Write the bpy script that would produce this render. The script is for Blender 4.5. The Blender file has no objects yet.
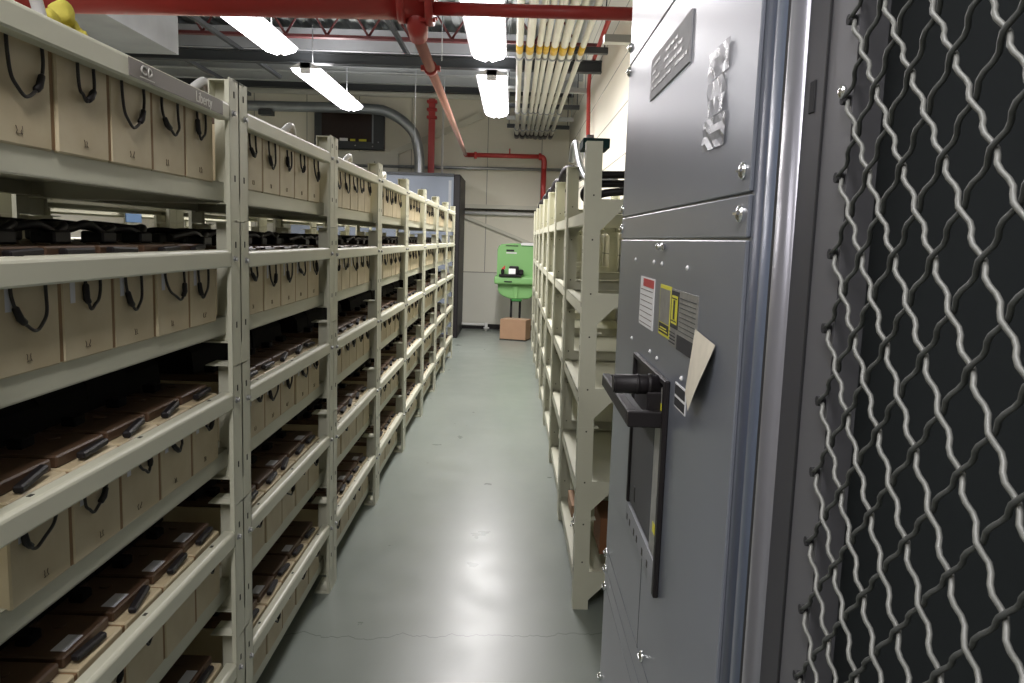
import bpy, bmesh, math, random
from mathutils import Vector, Matrix
random.seed(7)
PI = math.pi
sc = bpy.context.scene
COL = sc.collection

# ------------------------------------------------------------------ materials
def mat(name, col, rough=.5, metal=0., emit=None, es=0., noise=0., nscale=6., bump=0., bscale=60., alpha=1., spec=.5, col2=None, ntype='obj'):
    m = bpy.data.materials.new(name); m.use_nodes = True
    nt = m.node_tree; b = nt.nodes['Principled BSDF']
    b.inputs['Base Color'].default_value = (*col, 1)
    b.inputs['Roughness'].default_value = rough
    b.inputs['Metallic'].default_value = metal
    b.inputs['Specular IOR Level'].default_value = spec
    if emit:
        b.inputs['Emission Color'].default_value = (*emit, 1); b.inputs['Emission Strength'].default_value = es
    if alpha < 1: b.inputs['Alpha'].default_value = alpha
    if noise or bump:
        tc = nt.nodes.new('ShaderNodeTexCoord')
    if noise:
        n = nt.nodes.new('ShaderNodeTexNoise'); n.inputs['Scale'].default_value = nscale; n.inputs['Detail'].default_value = 5
        nt.links.new(tc.outputs['Object'], n.inputs['Vector'])
        r = nt.nodes.new('ShaderNodeValToRGB')
        r.color_ramp.elements[0].position = .32; r.color_ramp.elements[1].position = .68
        c2 = col2 or tuple(c*(1-noise) for c in col)
        r.color_ramp.elements[0].color = (*c2, 1); r.color_ramp.elements[1].color = (*col, 1)
        nt.links.new(n.outputs['Fac'], r.inputs['Fac']); nt.links.new(r.outputs['Color'], b.inputs['Base Color'])
    if bump:
        n2 = nt.nodes.new('ShaderNodeTexNoise'); n2.inputs['Scale'].default_value = bscale; n2.inputs['Detail'].default_value = 4
        nt.links.new(tc.outputs['Object'], n2.inputs['Vector'])
        bp = nt.nodes.new('ShaderNodeBump'); bp.inputs['Strength'].default_value = bump; bp.inputs['Distance'].default_value = .004
        nt.links.new(n2.outputs['Fac'], bp.inputs['Height']); nt.links.new(bp.outputs['Normal'], b.inputs['Normal'])
    return m

M = {}
M['rack']   = mat('rack_paint', (.60,.595,.47), .42, noise=.07, nscale=3)
M['hole']   = mat('hole_dark', (.03,.028,.02), .9)
M['case']   = mat('battery_case', (.60,.52,.35), .5, noise=.2, nscale=7, col2=(.48,.39,.24))
M['glue']   = mat('battery_seam', (.25,.15,.07), .7)
M['lid']    = mat('battery_lid', (.095,.052,.028), .45, noise=.3, nscale=12)
M['lidnotch'] = mat('battery_notch', (.55,.42,.24), .5)  # beige corner notch beside the lid
M['black']  = mat('black_plastic', (.010,.008,.009), .5,spec=.35)
M['void']   = mat('shield_black', (.006,.005,.005), .85, spec=.15)
M['cable']  = mat('black_cable', (.016,.013,.012), .5)
M['sticker']= mat('white_sticker', (.62,.62,.66), .5)
M['ink']    = mat('ink', (.10,.07,.05), .8)
M['plaque'] = mat('plaque_grey', (.215,.19,.175), .5)
M['ltext']  = mat('plaque_lettering', (.6,.58,.53), .5)
M['chrome'] = mat('bright_screw', (.8,.8,.8), .22, 1.)
M['bolt']   = mat('zinc_bolt', (.48,.48,.48), .35, .9)
M['cab']    = mat('switchgear_blue_grey', (.185,.20,.235), .32, .3, noise=.10, nscale=2.2, spec=.6)
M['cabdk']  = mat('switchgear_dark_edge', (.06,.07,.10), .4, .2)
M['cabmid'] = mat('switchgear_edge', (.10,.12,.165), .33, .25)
M['steel']  = mat('rounded_steel_trim', (.22,.22,.245), .30, .5)
M['dkgrey'] = mat('dark_grey_frame', (.035,.035,.040), .5)
M['midgrey']= mat('mesh_frame_grey', (.085,.085,.092), .5)
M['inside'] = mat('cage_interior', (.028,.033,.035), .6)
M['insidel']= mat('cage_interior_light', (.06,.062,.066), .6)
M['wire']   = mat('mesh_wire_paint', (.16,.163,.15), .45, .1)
M['wire_shade']  = mat('mesh_wire_shaded', (.06,.063,.06), .5, .1)  # same wire paint, with the shade of one wire direction put into its colour
M['seam']   = mat('seam_line', (.008,.008,.01), .7)
M['alu']    = mat('nameplate', (.33,.33,.34), .6, .2, noise=.15, nscale=30)
M['plastic']= mat('clear_sleeve', (.36,.37,.40), .25, 0., alpha=.75, noise=.3, nscale=40, bump=.4, bscale=30)
M['white']  = mat('white', (.72,.72,.72), .5)
M['red']    = mat('label_red', (.45,.03,.03), .5)
M['yellow'] = mat('label_yellow', (.62,.58,.03), .5)
M['lgrey']  = mat('label_grey', (.24,.235,.22), .35, noise=.3, nscale=60)
M['tag']    = mat('paper_tag', (.62,.57,.46), .8, noise=.1, nscale=40)
M['pipe_red']= mat('fire_pipe_red', (.46,.045,.04), .33, noise=.15, nscale=4)
M['red_dk'] = mat('joist_red', (.11,.02,.022), .5)
M['copper'] = mat('branch_pipe', (.42,.20,.17), .3, .3)
M['galv']   = mat('galvanised', (.40,.42,.44), .33, .75, noise=.2, nscale=5)
M['duct']   = mat('duct_metal', (.30,.31,.33), .75, .0, noise=.15, nscale=3)
M['deck']   = mat('deck_metal', (.50,.53,.53), .4, .3, noise=.3, nscale=1.3)
M['beamdk'] = mat('dark_steel', (.05,.055,.06), .5, .3)
M['purlin'] = mat('purlin', (.40,.42,.42), .45, .4)
M['conduit']= mat('painted_conduit', (.56,.56,.50), .35)
M['cond_y'] = mat('conduit_marker', (.52,.33,.02), .5)
M['bush']   = mat('conduit_bushing', (.05,.045,.05), .4)
M['lens']   = mat('lamp_lens', (.9,.9,.9), .4, emit=(1,.96,1), es=9)
M['lamphous']= mat('lamp_housing', (.5,.5,.52), .4)
M['green']  = mat('eyewash_green', (.20,.42,.15), .45)
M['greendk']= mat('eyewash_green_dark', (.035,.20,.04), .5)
M['card']   = mat('cardboard', (.36,.22,.13), .8, noise=.08, nscale=8)
M['carddk'] = mat('cardboard_dark', (.18,.075,.03), .8)
M['exit']   = mat('dark_green_box', (.006,.028,.026), .7,spec=.2)
M['window'] = mat('dark_glass', (.035,.025,.022), .15)
M['yelglove']= mat('yellow_cloth', (.60,.52,.08), .8, noise=.2, nscale=30, bump=.6)
M['pvc']    = mat('white_pvc', (.66,.66,.64), .4)
M['blue']   = mat('blue_sign', (.08,.16,.30), .4)
M['hose']   = mat('ribbed_hose', (.10,.09,.095), .3)
M['endcab'] = mat('grey_cabinet', (.20,.23,.28), .4, .2, noise=.08, nscale=1.5)

def wall_mat():
    m = mat('wall_panel', (.74,.71,.60), .55, noise=.05, nscale=.8); return m
M['wall'] = wall_mat()
M['walldk'] = mat('wall_lower', (.66,.65,.57), .5, noise=.05, nscale=.8)
M['wseam'] = mat('wall_seam', (.30,.29,.25), .7)
M['wtrim'] = mat('wall_trim', (.58,.57,.48), .45)

def floor_mat():
    m = bpy.data.materials.new('floor_epoxy'); m.use_nodes = True; nt = m.node_tree; b = nt.nodes['Principled BSDF']
    tc = nt.nodes.new('ShaderNodeTexCoord')
    n = nt.nodes.new('ShaderNodeTexNoise'); n.inputs['Scale'].default_value = 1.3; n.inputs['Detail'].default_value = 8
    r = nt.nodes.new('ShaderNodeValToRGB'); r.color_ramp.elements[0].position=.3; r.color_ramp.elements[1].position=.7
    r.color_ramp.elements[0].color=(.195,.22,.195,1); r.color_ramp.elements[1].color=(.225,.25,.22,1)
    nt.links.new(tc.outputs['Object'], n.inputs['Vector']); nt.links.new(n.outputs['Fac'], r.inputs['Fac'])
    # crack: thin dark line wandering in y
    sep = nt.nodes.new('ShaderNodeSeparateXYZ'); nt.links.new(tc.outputs['Object'], sep.inputs[0])
    cx = nt.nodes.new('ShaderNodeCombineXYZ'); nt.links.new(sep.outputs['X'], cx.inputs['X'])
    n1 = nt.nodes.new('ShaderNodeTexNoise'); n1.inputs['Scale'].default_value = 3.2; n1.inputs['Detail'].default_value = 6; n1.inputs['Roughness'].default_value=.62
    nt.links.new(cx.outputs[0], n1.inputs['Vector'])
    def mth(op, a, bb=None, v=None):
        q = nt.nodes.new('ShaderNodeMath'); q.operation = op
        for i, s in enumerate((a, bb)):
            if s is None: continue
            if isinstance(s, (int, float)): q.inputs[i].default_value = s
            else: nt.links.new(s, q.inputs[i])
        return q.outputs[0]
    off = mth('MULTIPLY', mth('SUBTRACT', n1.outputs['Fac'], .5), .30)
    lin = mth('MULTIPLY', sep.outputs['X'], .085)
    yc = mth('ADD', mth('ADD', lin, off), 2.865)
    d = mth('ABSOLUTE', mth('SUBTRACT', sep.outputs['Y'], yc))
    k = mth('LESS_THAN', d, .0022)
    mx = nt.nodes.new('ShaderNodeMix'); mx.data_type='RGBA'
    nt.links.new(k, mx.inputs['Factor']); nt.links.new(r.outputs['Color'], mx.inputs[6]); mx.inputs[7].default_value=(.07,.08,.07,1)
    nt.links.new(mx.outputs[2], b.inputs['Base Color'])
    n3 = nt.nodes.new('ShaderNodeTexNoise'); n3.inputs['Scale'].default_value = 5; n3.inputs['Detail'].default_value=6
    nt.links.new(tc.outputs['Object'], n3.inputs['Vector'])
    mr = nt.nodes.new('ShaderNodeMapRange'); mr.inputs[3].default_value=.22; mr.inputs[4].default_value=.40
    nt.links.new(n3.outputs['Fac'], mr.inputs[0]); nt.links.new(mr.outputs[0], b.inputs['Roughness'])
    return m
M['floor'] = floor_mat()

# ------------------------------------------------------------------ mesh helpers
class MB:
    def __init__(s): s.bm = bmesh.new(); s.mi = 0
    def _mark(s, fs):
        for f in fs: f.material_index = s.mi
    def box(s, x0,x1,y0,y1,z0,z1, bev=0, seg=1, M4=None):
        n0 = len(s.bm.faces)
        r = bmesh.ops.create_cube(s.bm, size=1)
        vs = r['verts']
        bmesh.ops.scale(s.bm, vec=(abs(x1-x0),abs(y1-y0),abs(z1-z0)), verts=vs)
        bmesh.ops.translate(s.bm, vec=((x0+x1)/2,(y0+y1)/2,(z0+z1)/2), verts=vs)
        allv = list(vs)
        if bev:
            es = list({e for v in vs for e in v.link_edges})
            q = bmesh.ops.bevel(s.bm, geom=es, offset=bev, segments=seg, affect='EDGES', profile=.5)
            allv = list({v for v in q['verts']} | {v for v in vs if v.is_valid})
        if M4 is not None: bmesh.ops.transform(s.bm, matrix=M4, verts=allv)
        s._mark([f for f in {f for v in allv for f in v.link_faces}])
        return s
    def prism(s, pts, axis, a0, a1):
        """closed polygon pts (u,v) extruded along axis from a0 to a1. axis X: (y,z); Y: (x,z); Z: (x,y)"""
        def P(u,v,a): return {'X':(a,u,v),'Y':(u,a,v),'Z':(u,v,a)}[axis]
        A=[s.bm.verts.new(P(u,v,a0)) for u,v in pts]; B=[s.bm.verts.new(P(u,v,a1)) for u,v in pts]
        n=len(pts); fs=[s.bm.faces.new(A), s.bm.faces.new(B[::-1])]
        for i in range(n): fs.append(s.bm.faces.new((A[i],B[i],B[(i+1)%n],A[(i+1)%n])))
        s._mark(fs); bmesh.ops.recalc_face_normals(s.bm, faces=fs); return s
    def tube(s, pts, r, n=8, caps=True):
        pts=[Vector(p) for p in pts]; rings=[]; fs=[]
        t0=(pts[1]-pts[0]).normalized()
        up=Vector((0,0,1)) if abs(t0.z)<.9 else Vector((1,0,0))
        nrm=(up-t0*up.dot(t0)).normalized()
        for i,p in enumerate(pts):
            if i==0: t=pts[1]-pts[0]
            elif i==len(pts)-1: t=pts[-1]-pts[-2]
            else: t=(pts[i+1]-p).normalized()+(p-pts[i-1]).normalized()
            t.normalize(); nrm=(nrm-t*nrm.dot(t)).normalized(); b=t.cross(nrm)
            rr=r[i] if isinstance(r,(list,tuple)) else r
            rings.append([s.bm.verts.new(p+nrm*math.cos(2*PI*k/n)*rr+b*math.sin(2*PI*k/n)*rr) for k in range(n)])
        for a,b in zip(rings,rings[1:]):
            for k in range(n):
                f=s.bm.faces.new((a[k],a[(k+1)%n],b[(k+1)%n],b[k])); f.smooth=True; fs.append(f)
        if caps:
            fs.append(s.bm.faces.new(rings[0][::-1])); fs.append(s.bm.faces.new(rings[-1]))
        s._mark(fs); return s
    def cyl(s, a, b, r, n=16): return s.tube([a,b], r, n)
    def ball(s, c, r, sc3=(1,1,1), sub=2):
        q=bmesh.ops.create_icosphere(s.bm, subdivisions=sub, radius=r); vs=q['verts']
        bmesh.ops.scale(s.bm, vec=sc3, verts=vs); bmesh.ops.translate(s.bm, vec=c, verts=vs)
        fs={f for v in vs for f in v.link_faces}
        for f in fs: f.smooth=True
        s._mark(fs); return s
    def quad(s, a,b,c,d):
        f=s.bm.faces.new([s.bm.verts.new(p) for p in (a,b,c,d)]); s._mark([f]); return s
    def mesh(s, name, mats):
        me=bpy.data.meshes.new(name); s.bm.to_mesh(me); s.bm.free()
        for m in (mats if isinstance(mats,(list,tuple)) else [mats]): me.materials.append(M[m])
        return me
    def build(s, name, mats, parent=None, **kw): return obj(name, s.mesh(name, mats), parent, **kw)

def obj(name, me, parent=None, loc=None, rot=None, label=None, cat=None, group=None, kind=None):
    o=bpy.data.objects.new(name, me); COL.objects.link(o)
    if parent is not None: o.parent=parent
    if loc is not None: o.location=loc
    if rot is not None: o.rotation_euler=rot
    return tag(o,label,cat,group,kind)
def tag(o,label=None,cat=None,group=None,kind=None):
    if label: o['label']=label
    if cat: o['category']=cat
    if group: o['group']=group
    if kind: o['kind']=kind
    return o
def empty(name, loc=(0,0,0), rz=0, label=None, cat=None, group=None, rot=None):
    o=bpy.data.objects.new(name,None); o.empty_display_size=.05; COL.objects.link(o); o.location=loc
    o.rotation_euler = rot if rot else (0,0,rz)
    return tag(o,label,cat,group)
def smooth_path(ctrl, n=6):
    """Catmull-Rom through control points"""
    P=[Vector(p) for p in ctrl]; P=[P[0]*2-P[1]]+P+[P[-1]*2-P[-2]]; out=[]
    for i in range(1,len(P)-2):
        for k in range(n):
            t=k/n; a,b,c,d=P[i-1:i+3]
            out.append(.5*((2*b)+(c-a)*t+(2*a-5*b+4*c-d)*t*t+(3*b-a-3*c+d)*t**3))
    out.append(P[-2]); return out

# ------------------------------------------------------------------ the room
CEIL=3.95; WY=13.2; WX=.86
MB().box(-6,2.2,-3.2,WY+.1,-.1,0).build('floor','floor',kind='structure')
b=MB().box(-6,2.2,-3.2,WY+.1,CEIL+.06,CEIL+.12)
x=-6
while x<2.2:                      # ribs of the corrugated deck run away from the camera
    b.prism([(x,CEIL+.06),(x+.02,CEIL+.01),(x+.10,CEIL+.01),(x+.12,CEIL+.06)],'Y',-3.2,WY+.1); x+=.2
b.build('ceiling','deck',kind='structure')
wf=MB().box(-6,WX+.1,WY,WY+.1,0,CEIL+.1).build('wall_back','wall',kind='structure')
s=MB()
for x in (-5.1,-4.25,-3.4,-2.55,-1.7,-.46,.42): s.box(x-.006,x+.006,WY-.004,WY+.01,.95,CEIL)
s.box(-6,WX,WY-.004,WY+.01,.935,.95)
s.build('seam','wseam',wf)
MB().box(-6,WX,WY-.006,WY+.01,.08,.935).build('lower_panel','walldk',wf)
wr=MB().box(WX,WX+.1,-3.2,WY,0,CEIL+.1).build('wall_right','wall',kind='structure')
s=MB()
for z in (1.0,1.4,1.8,2.2,2.6,3.0,3.4,3.8): s.box(WX-.003,WX+.01,-3.2,WY,z-.004,z+.004)
s.build('seam','wseam',wr)
MB().box(-6.1,-6,-3.2,WY,0,CEIL+.1).build('wall_left','wall',kind='structure')
MB().box(-6,WX,-3.3,-3.2,0,CEIL+.1).build('wall_front','wall',kind='structure')
MB().box(-6,WX,WY-.02,WY,0,.085).build('baseboard_back','black',kind='structure')
t=MB().box(-.98,WX,WY-.07,WY,1.985,2.05).build('trim_1','wtrim',kind='structure')
MB().box(-.98,WX,WY-.06,WY,1.955,1.985).build('shadow_gap','hole',t)
MB().cyl((-.98,WY-.06,1.91),(WX-.02,WY-.06,1.91),.03,12).build('conduit_highlight','pvc',t)  # white colour stands for light reflecting off the metal conduit
# diagonal wall braces
def bar(p0,p1,w,d):
    p0=Vector(p0);p1=Vector(p1);L=(p1-p0).length; a=math.atan2(p1.z-p0.z,p1.x-p0.x)
    M4=Matrix.Translation((p0+p1)/2)@Matrix.Rotation(-a,4,'Y')
    return MB().box(-L/2,L/2,-d/2,d/2,-w/2,w/2,M4=M4)
bar((-3.1,WY-.04,2.32),(-.55,WY-.04,3.47),.10,.05).build('wall_brace','wtrim',label='long beige diagonal brace rising across the back wall above grey cabinet',cat='brace')
bar((-.85,WY-.035,1.86),(.72,WY-.035,1.28),.055,.04).build('wall_brace','wtrim',label='thin beige diagonal brace sloping down behind green eyewash tank',cat='brace')

# ------------------------------------------------------------------ battery racks
PIT=1.1135; S0=1.0115; FX=-.725; DEP=.56
ZT=[.065,.446,.827,1.202,1.568]           # shelf undersides, floor to top
ZR=[.243,.624,1.008,1.392,1.770]            # undersides of the retaining rails
JN=[.385+.38*k for k in range(4)]
SETTLE_T=[[.045,.040,.032,.020,.006],[.025,.022,.018,.010,.003],[.008,.008,.006,.003,0]]
SETTLE_R=[[.030,.028,.024,.014,.005],[.014,.013,.012,.008,.003],[.004,.004,.004,.003,0]]
def dzt(bay,lev): return SETTLE_T[bay][lev] if bay<3 else 0
def frame_mesh(sgn, toff):
    """end frame; local x: 0 front -> -DEP back, web at y=0, flanges extend sgn*y"""
    b=MB(); zs=[.012]+JN+[1.882]; t=.003; W=.062; F=.068
    for xa,xb,xf in ((-W,0,0),(-DEP,-DEP+W,-DEP)):
        for mk,(za,zb) in enumerate(zip(zs,zs[1:])):
            b.box(xa,xb,0,sgn*t,ZT[mk] if toff==0 else za,zb-.0005)     # web
            if zb<1.7:
                b.box(xa-(.02 if xf==0 else 0),xb,0,sgn*.04,zb-.004,zb-.001)                    # stacking bracket at the joint
            fx0,fx1=(xf-t,xf) if xf==0 else (xf,xf+t)
            b.box(fx0,fx1,0,sgn*F,za+.0005,zb-.0005)                     # flange to the aisle
        lx=(-.012,0) if xf==0 else (-DEP,-DEP+.012)
        b.box(lx[0],lx[1],sgn*(F-t),sgn*F,.012,1.875)                    # return lip
        b.box(xa,xb,0,sgn*F,0,.012)                                      # foot plate
    for zt in ZT:                                                        # cross member with 45 degree gussets
        z0=zt+toff; z1=z0+.05; g=.07 if toff else .004
        b.prism([(-DEP+W,z1),(-W,z1),(-W,z0-g),(-W-g,z0),(-DEP+W+g,z0),(-DEP+W,z0-g)],'Y',0,sgn*t)
        b.box(-DEP+.02,-.02,0,sgn*.03,z0,z0+t)
        b.box(-DEP+W,-W,0,sgn*.03,z1-t,z1)
    b.box(-W,0,0,sgn*.045,1.877,1.88); b.box(-DEP,-DEP+W,0,sgn*.045,1.877,1.88); b.box(-W,-W+.003,0,sgn*.045,1.835,1.88)
    b.mi=1
    for z in [.15,.31]+[j+o for j in JN for o in (.10,.31)]:         # slots in the aisle flange
        b.box(-.001,.0006,sgn*.030,sgn*.038,z,z+.016)
        b.box(-.036,-.030,-sgn*.0006,sgn*.001,z+.05,z+.056)
    return b.mesh('end_frame',['rack','hole'])
def tray_mesh(L,fr=-.040):
    b=MB(); t=.003
    for x0,x1 in ((fr,0),(-DEP+.011,-DEP+.046)):
        s=-1 if x0>-.2 else 1
        b.box(x0,x0+s*t,0,L,0,.05); b.box(x0,x0+s*.035,0,L,0,t); b.box(x0,x0+s*.035,0,L,.047,.05)
    b.box(-DEP+.014,fr-.003,0,L,.037,.040)
    return b.mesh('shelf_tray','rack')
def rail_mesh(L):
    b=MB(); t=.003
    b.prism([(0,.004),(-.003,0),(-.028,0),(-.028,t),(-.006,t),(-.003,.006),(-.003,.036),(-.007,.041),(-.010,.042),(-.028,.042),(-.028,.045),(-.009,.045),(-.005,.0435),(-.0015,.040),(0,.036)],'Y',0,L)
    b.mi=1
    for y in (.12*L,.5*L,.88*L): b.box(-.024,-.017,y,y+.012,.0448,.0456)
    return b.mesh('retaining_rail',['rack','hole'])
OPEN=PIT-.008
FR={}
for nm,to in (('L',.0),('R',.046)): FR[nm]=(frame_mesh(1,to),frame_mesh(-1,to))
TRAY=tray_mesh(OPEN-.004); RAIL=rail_mesh(PIT-.141); TRAYR=tray_mesh(OPEN-.004,-.008)
bb=MB(); bb.tube([(0,0,0),(.002,0,0)],.0085,12).tube([(.002,0,0),(.009,0,0)],.0062,6); BOLT=bb.mesh('bolt','bolt')
ORD=['first','second','third','fourth','fifth','sixth','seventh','eighth','ninth']
def rack(x,y0,mirror,style,label,group,rails=True,leanx=0,levels=range(5),bay=9):
    """one rack bay; mirror=-1 for racks opening toward -X"""
    r=empty('battery_rack',(x,y0,0),label=label,cat='rack',group=group)
    if mirror<0: r.rotation_euler=(0,leanx,PI); r.location=(x,y0+PIT,0)
    obj('end_frame',FR[style][0],r,(0,.001,0)); obj('end_frame',FR[style][1],r,(0,PIT-.001,0))
    for k in levels:
        obj('shelf_tray',TRAY if style=='L' else TRAYR,r,(0,.006,ZT[k]+dzt(bay,k)))
        if rails:
            dr=SETTLE_R[bay][k] if bay<3 else 0
            obj('retaining_rail',RAIL,r,(0,.0705,ZR[k]+dr))
            for yy in (.045,PIT-.045): obj('bolt',BOLT,r,(0,yy,ZR[k]+.020+dr))
    return r

# ---- batteries
BW=.1665; BP=.1762; BH=.197; BD=.455
b=MB(); b.box(-BD,0,-BW/2,BW/2,0,BH-.022,bev=.003); CASE=b.mesh('case','case')
b=MB(); b.box(-BD+.002,-.026,-BW/2+.002,BW/2-.002,BH-.022,BH,bev=.003)
for q in range(6): b.cyl((-.10-.055*q,.035,BH),(-.10-.055*q,.035,BH+.003),.013,10)
LID=b.mesh('lid','lid')
SEP=MB().box(-.3,-.0012,BW/2,BW/2+.0095,.003,BH-.026).mesh('seam_strip','glue')
TERM=[]; TERMB=[]
for j in range(3):
    rr=random.Random(j); b=MB()
    b.box(-.17,-.12,-.065,-.005,BH,BH+.026,bev=.004); b.box(-.40,-.33,-.06,0,BH,BH+.03,bev=.006,seg=2)
    b.tube(smooth_path([(-.14,-.03,BH+.02),(-.15,.01+.01*j,BH+.036),(-.20,.05,BH+.034),(-.30,.03,BH+.040),(-.36,-.02,BH+.02)]),.009,8)
    b.tube(smooth_path([(-.14,-.03,BH+.02),(-.14,-.09,BH+.032+.004*j),(-.15,-.14,BH+.030),(-.16,-.20,BH+.022)]),.009,8)
    TERM.append(b.mesh('terminal_cover','black'))
    b=MB(); hh=.07+.008*j
    b.prism([(-.15,BH),(-.155,BH+hh*.7),(-.17,BH+hh*.93),(-.20,BH+hh),(-.38,BH+hh),(-.43,BH+hh*.6),(-.44,BH)],'Y',-BP/2+.001,BP/2-.001)
    b.box(-.135,-.105,-.05,-.01,BH,BH+.02,bev=.003)
    TERMB.append(b.mesh('terminal_shield','void'))  # black covers, made bulky and matte to darken the shelf gap too
HAND=[]
for j in range(4):
    a=[0,.03,-.03,.09][j]; b=MB()
    M4=Matrix.Translation((-.012,[-.01,.012,-.02,.0][j],BH-.010))@Matrix.Rotation(a,4,'X')@Matrix.Rotation(a*1.5,4,'Z')
    b.box(-.008,.008,-.048,.048,-.006,.007,bev=.003,M4=M4)
    HAND.append(b.mesh('carry_handle','black'))
CAB=[]
def cable_var(w,h,skew,cpos,cy):
    """loop from under the rail; returns (cable, connector)"""
    top=BH-.045; zb=top-.012-h
    md=top-.02-h*.55
    ctrl=[(.004,-w/2,top),(.005,-w/2,top-.03),(.007,-w*.40+skew*.4,md),(.008,-w*.20+skew*.8,zb+.008),(.008,skew,zb),(.008,w*.22+skew*.8,zb+.010),(.007,w*.42+skew*.4,md),(.005,w/2,top-.03),(.004,w/2,top)]
    p=smooth_path(ctrl,6); m=MB().tube(p,.0029,7).mesh('cable','cable')
    # connector body follows the cable along one arm
    c=MB(); n0=int((.20 if cpos<.5 else .62)*len(p)); q=[p[n0]]; L=0; k=n0
    while L<.034 and k<len(p)-1:
        k+=1; L+=(p[k]-p[k-1]).length; q.append(p[k])
    q=[q[0],q[0].lerp(q[-1],.08),q[len(q)//2],q[0].lerp(q[-1],.92),q[-1]]
    c.tube(q,[.0035,.0055,.0062,.0058,.0035],8)
    return m,c.mesh('cable_connector','black')
for a in [(.098,.070,-.020,.30,0),(.08,.062,.016,.26,0),(.066,.072,.0,.24,0),(.05,.055,.014,.62,0),(.085,.058,-.018,.66,0),(.062,.072,-.012,.24,0),(.052,.052,.008,.27,0),(.09,.076,.010,.27,0)]:
    CAB.append(cable_var(*a))
STK=MB().box(-.062,-.034,-.06,.0,BH+.0002,BH+.0012).mesh('label_sticker','sticker')
FSTK=MB().box(0,.0008,-.06,-.045,.10,.165).mesh('clear_label_strip','sticker')
SCR=[]
for j in range(5):
    rr=random.Random(30+j); b=MB()
    for d in range(2):
        y=-.008+d*.010; pts=[(.0009,y+rr.uniform(-.004,.004),.048-.004*i+rr.uniform(-.001,.001)) for i in range(4)]
        b.tube(pts,.0006,4)
    b.tube([(.0009,-.008,.036),(.0009,.006,.037)],.0005,4)
    SCR.append(b.mesh('handwritten_mark','ink'))
SHELF=['bottom shelf','fourth shelf down','third shelf down','second shelf down','top shelf']
LX=-.757
def battery(bay,lev,i,rng):
    y0=S0+bay*PIT; yc=y0+PIT/2+(.032 if bay==0 else .008)+(i-2)*BP+rng.uniform(-.001,.001)
    z=ZT[lev]+.0445+dzt(bay,lev)
    sticker = (lev<=1 and bay<=2 and (i+bay+lev)%2==0) or (lev==1 and bay==0)
    look='tan battery with white sticker' if sticker else 'tan battery with cable loop'
    r=empty('battery',(LX+rng.uniform(-.003,.0015),yc,z),
            label=f'{look}, {ORD[i]} along {SHELF[lev]}, {ORD[bay]} rack bay from camera',cat='battery',group=f'batteries on the {SHELF[lev]} of the {ORD[bay]} rack bay')
    obj('case',CASE,r); obj('lid',LID,r)
    if i<4: obj('seam_strip',SEP,r)
    if lev==3: obj('terminal_cover',TERM[rng.randrange(3)],r)
    elif lev<3: obj('terminal_shield',TERMB[rng.randrange(3)],r)
    obj('carry_handle',HAND[rng.randrange(4)],r)
    if sticker: obj('label_sticker',STK,r,label='small white label sticker on the lid')
    if bay<3 and lev in(2,3): obj('clear_label_strip',FSTK,r)
    if bay<2 and lev>=2 : obj('handwritten_mark',SCR[rng.randrange(5)],r,(0,rng.uniform(-.01,.01),-.018))
    if not(lev<=1 and rng.random()<.25):
        j=rng.randrange(8); cm,kn=CAB[j]
        c=obj('cable',cm,r,(0,rng.uniform(-.015,.015),rng.uniform(0,.012)))
        if rng.random()<.45 : c.scale=(1,-1,1)
        obj('cable_connector',kn,c)
rng=random.Random(11)
NB=8
for bay in range(NB):
    r=rack(FX,S0+bay*PIT,1,'L',f'beige steel rack bay full of tan batteries, {ORD[bay]} from the camera','battery rack bays of the filled row',bay=bay)
    for lev in range(5):
        for i in range(5): battery(bay,lev,i,rng)
    if bay==0:
        pq=MB().box(0,.0015,.46-.005,.99-.055,.006,.039).build('name_plaque','plaque',r,loc=(0,.06,ZR[4]+SETTLE_R[0][4]),label='grey name plaque reading Liberty')
        # round-cornered linked C D emblem
        e=MB()
        def ring(y,z,ry,rz,a0,a1):
            pts=[(.0022,y+ry*math.cos(a),z+rz*math.sin(a)) for a in [a0+(a1-a0)*k/14 for k in range(15)]]
            e.tube(pts,.0022,5)
        ring(.515,.0255,.012,.0075,.25*PI,1.75*PI)
        e.tube([(.0022,.533,.018),(.0022,.533,.033)],.0016,5); ring(.533,.0255,.014,.0075,-PI/2,PI/2)
        e.box(.0014,.0024,.497,.560,.0105,.0125)
        e.build('emblem','ltext',pq)
        cu=bpy.data.curves.new('lettering','FONT'); cu.body='Liberty'; cu.size=.034; cu.extrude=.0006; cu.align_x='CENTER'
        cu.materials.append(M['ltext'])
        tmp=bpy.data.objects.new('tmp',cu); COL.objects.link(tmp); bpy.context.view_layer.update()
        tme=bpy.data.meshes.new_from_object(tmp.evaluated_get(bpy.context.evaluated_depsgraph_get())); bpy.data.objects.remove(tmp)
        to=bpy.data.objects.new('lettering',tme); COL.objects.link(to); to.parent=pq
        to.location=(.0018,.815,.011); to.rotation_euler=(PI/2,0,PI/2)

# white cable loops lying on the rack tops
for j,(y,w) in enumerate(((2.34,.09),(3.22,.09),(4.35,.08),(5.5,.09),(6.6,.08))):
    x=-.90
    p=smooth_path([(x,y-w,1.845),(x-.01,y-w*.8,1.875),(x+.01,y-.02,1.915),(x,y+w*.6,1.89),(x-.02,y+w*1.1,1.852)],6)
    MB().tube(p,.013,8).build('cable_loop','pvc',label=f'off-white cable loop arching on the rack top near the {ORD[j]} bay joint',cat='cable',group='cable loops on the rack tops')
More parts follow.
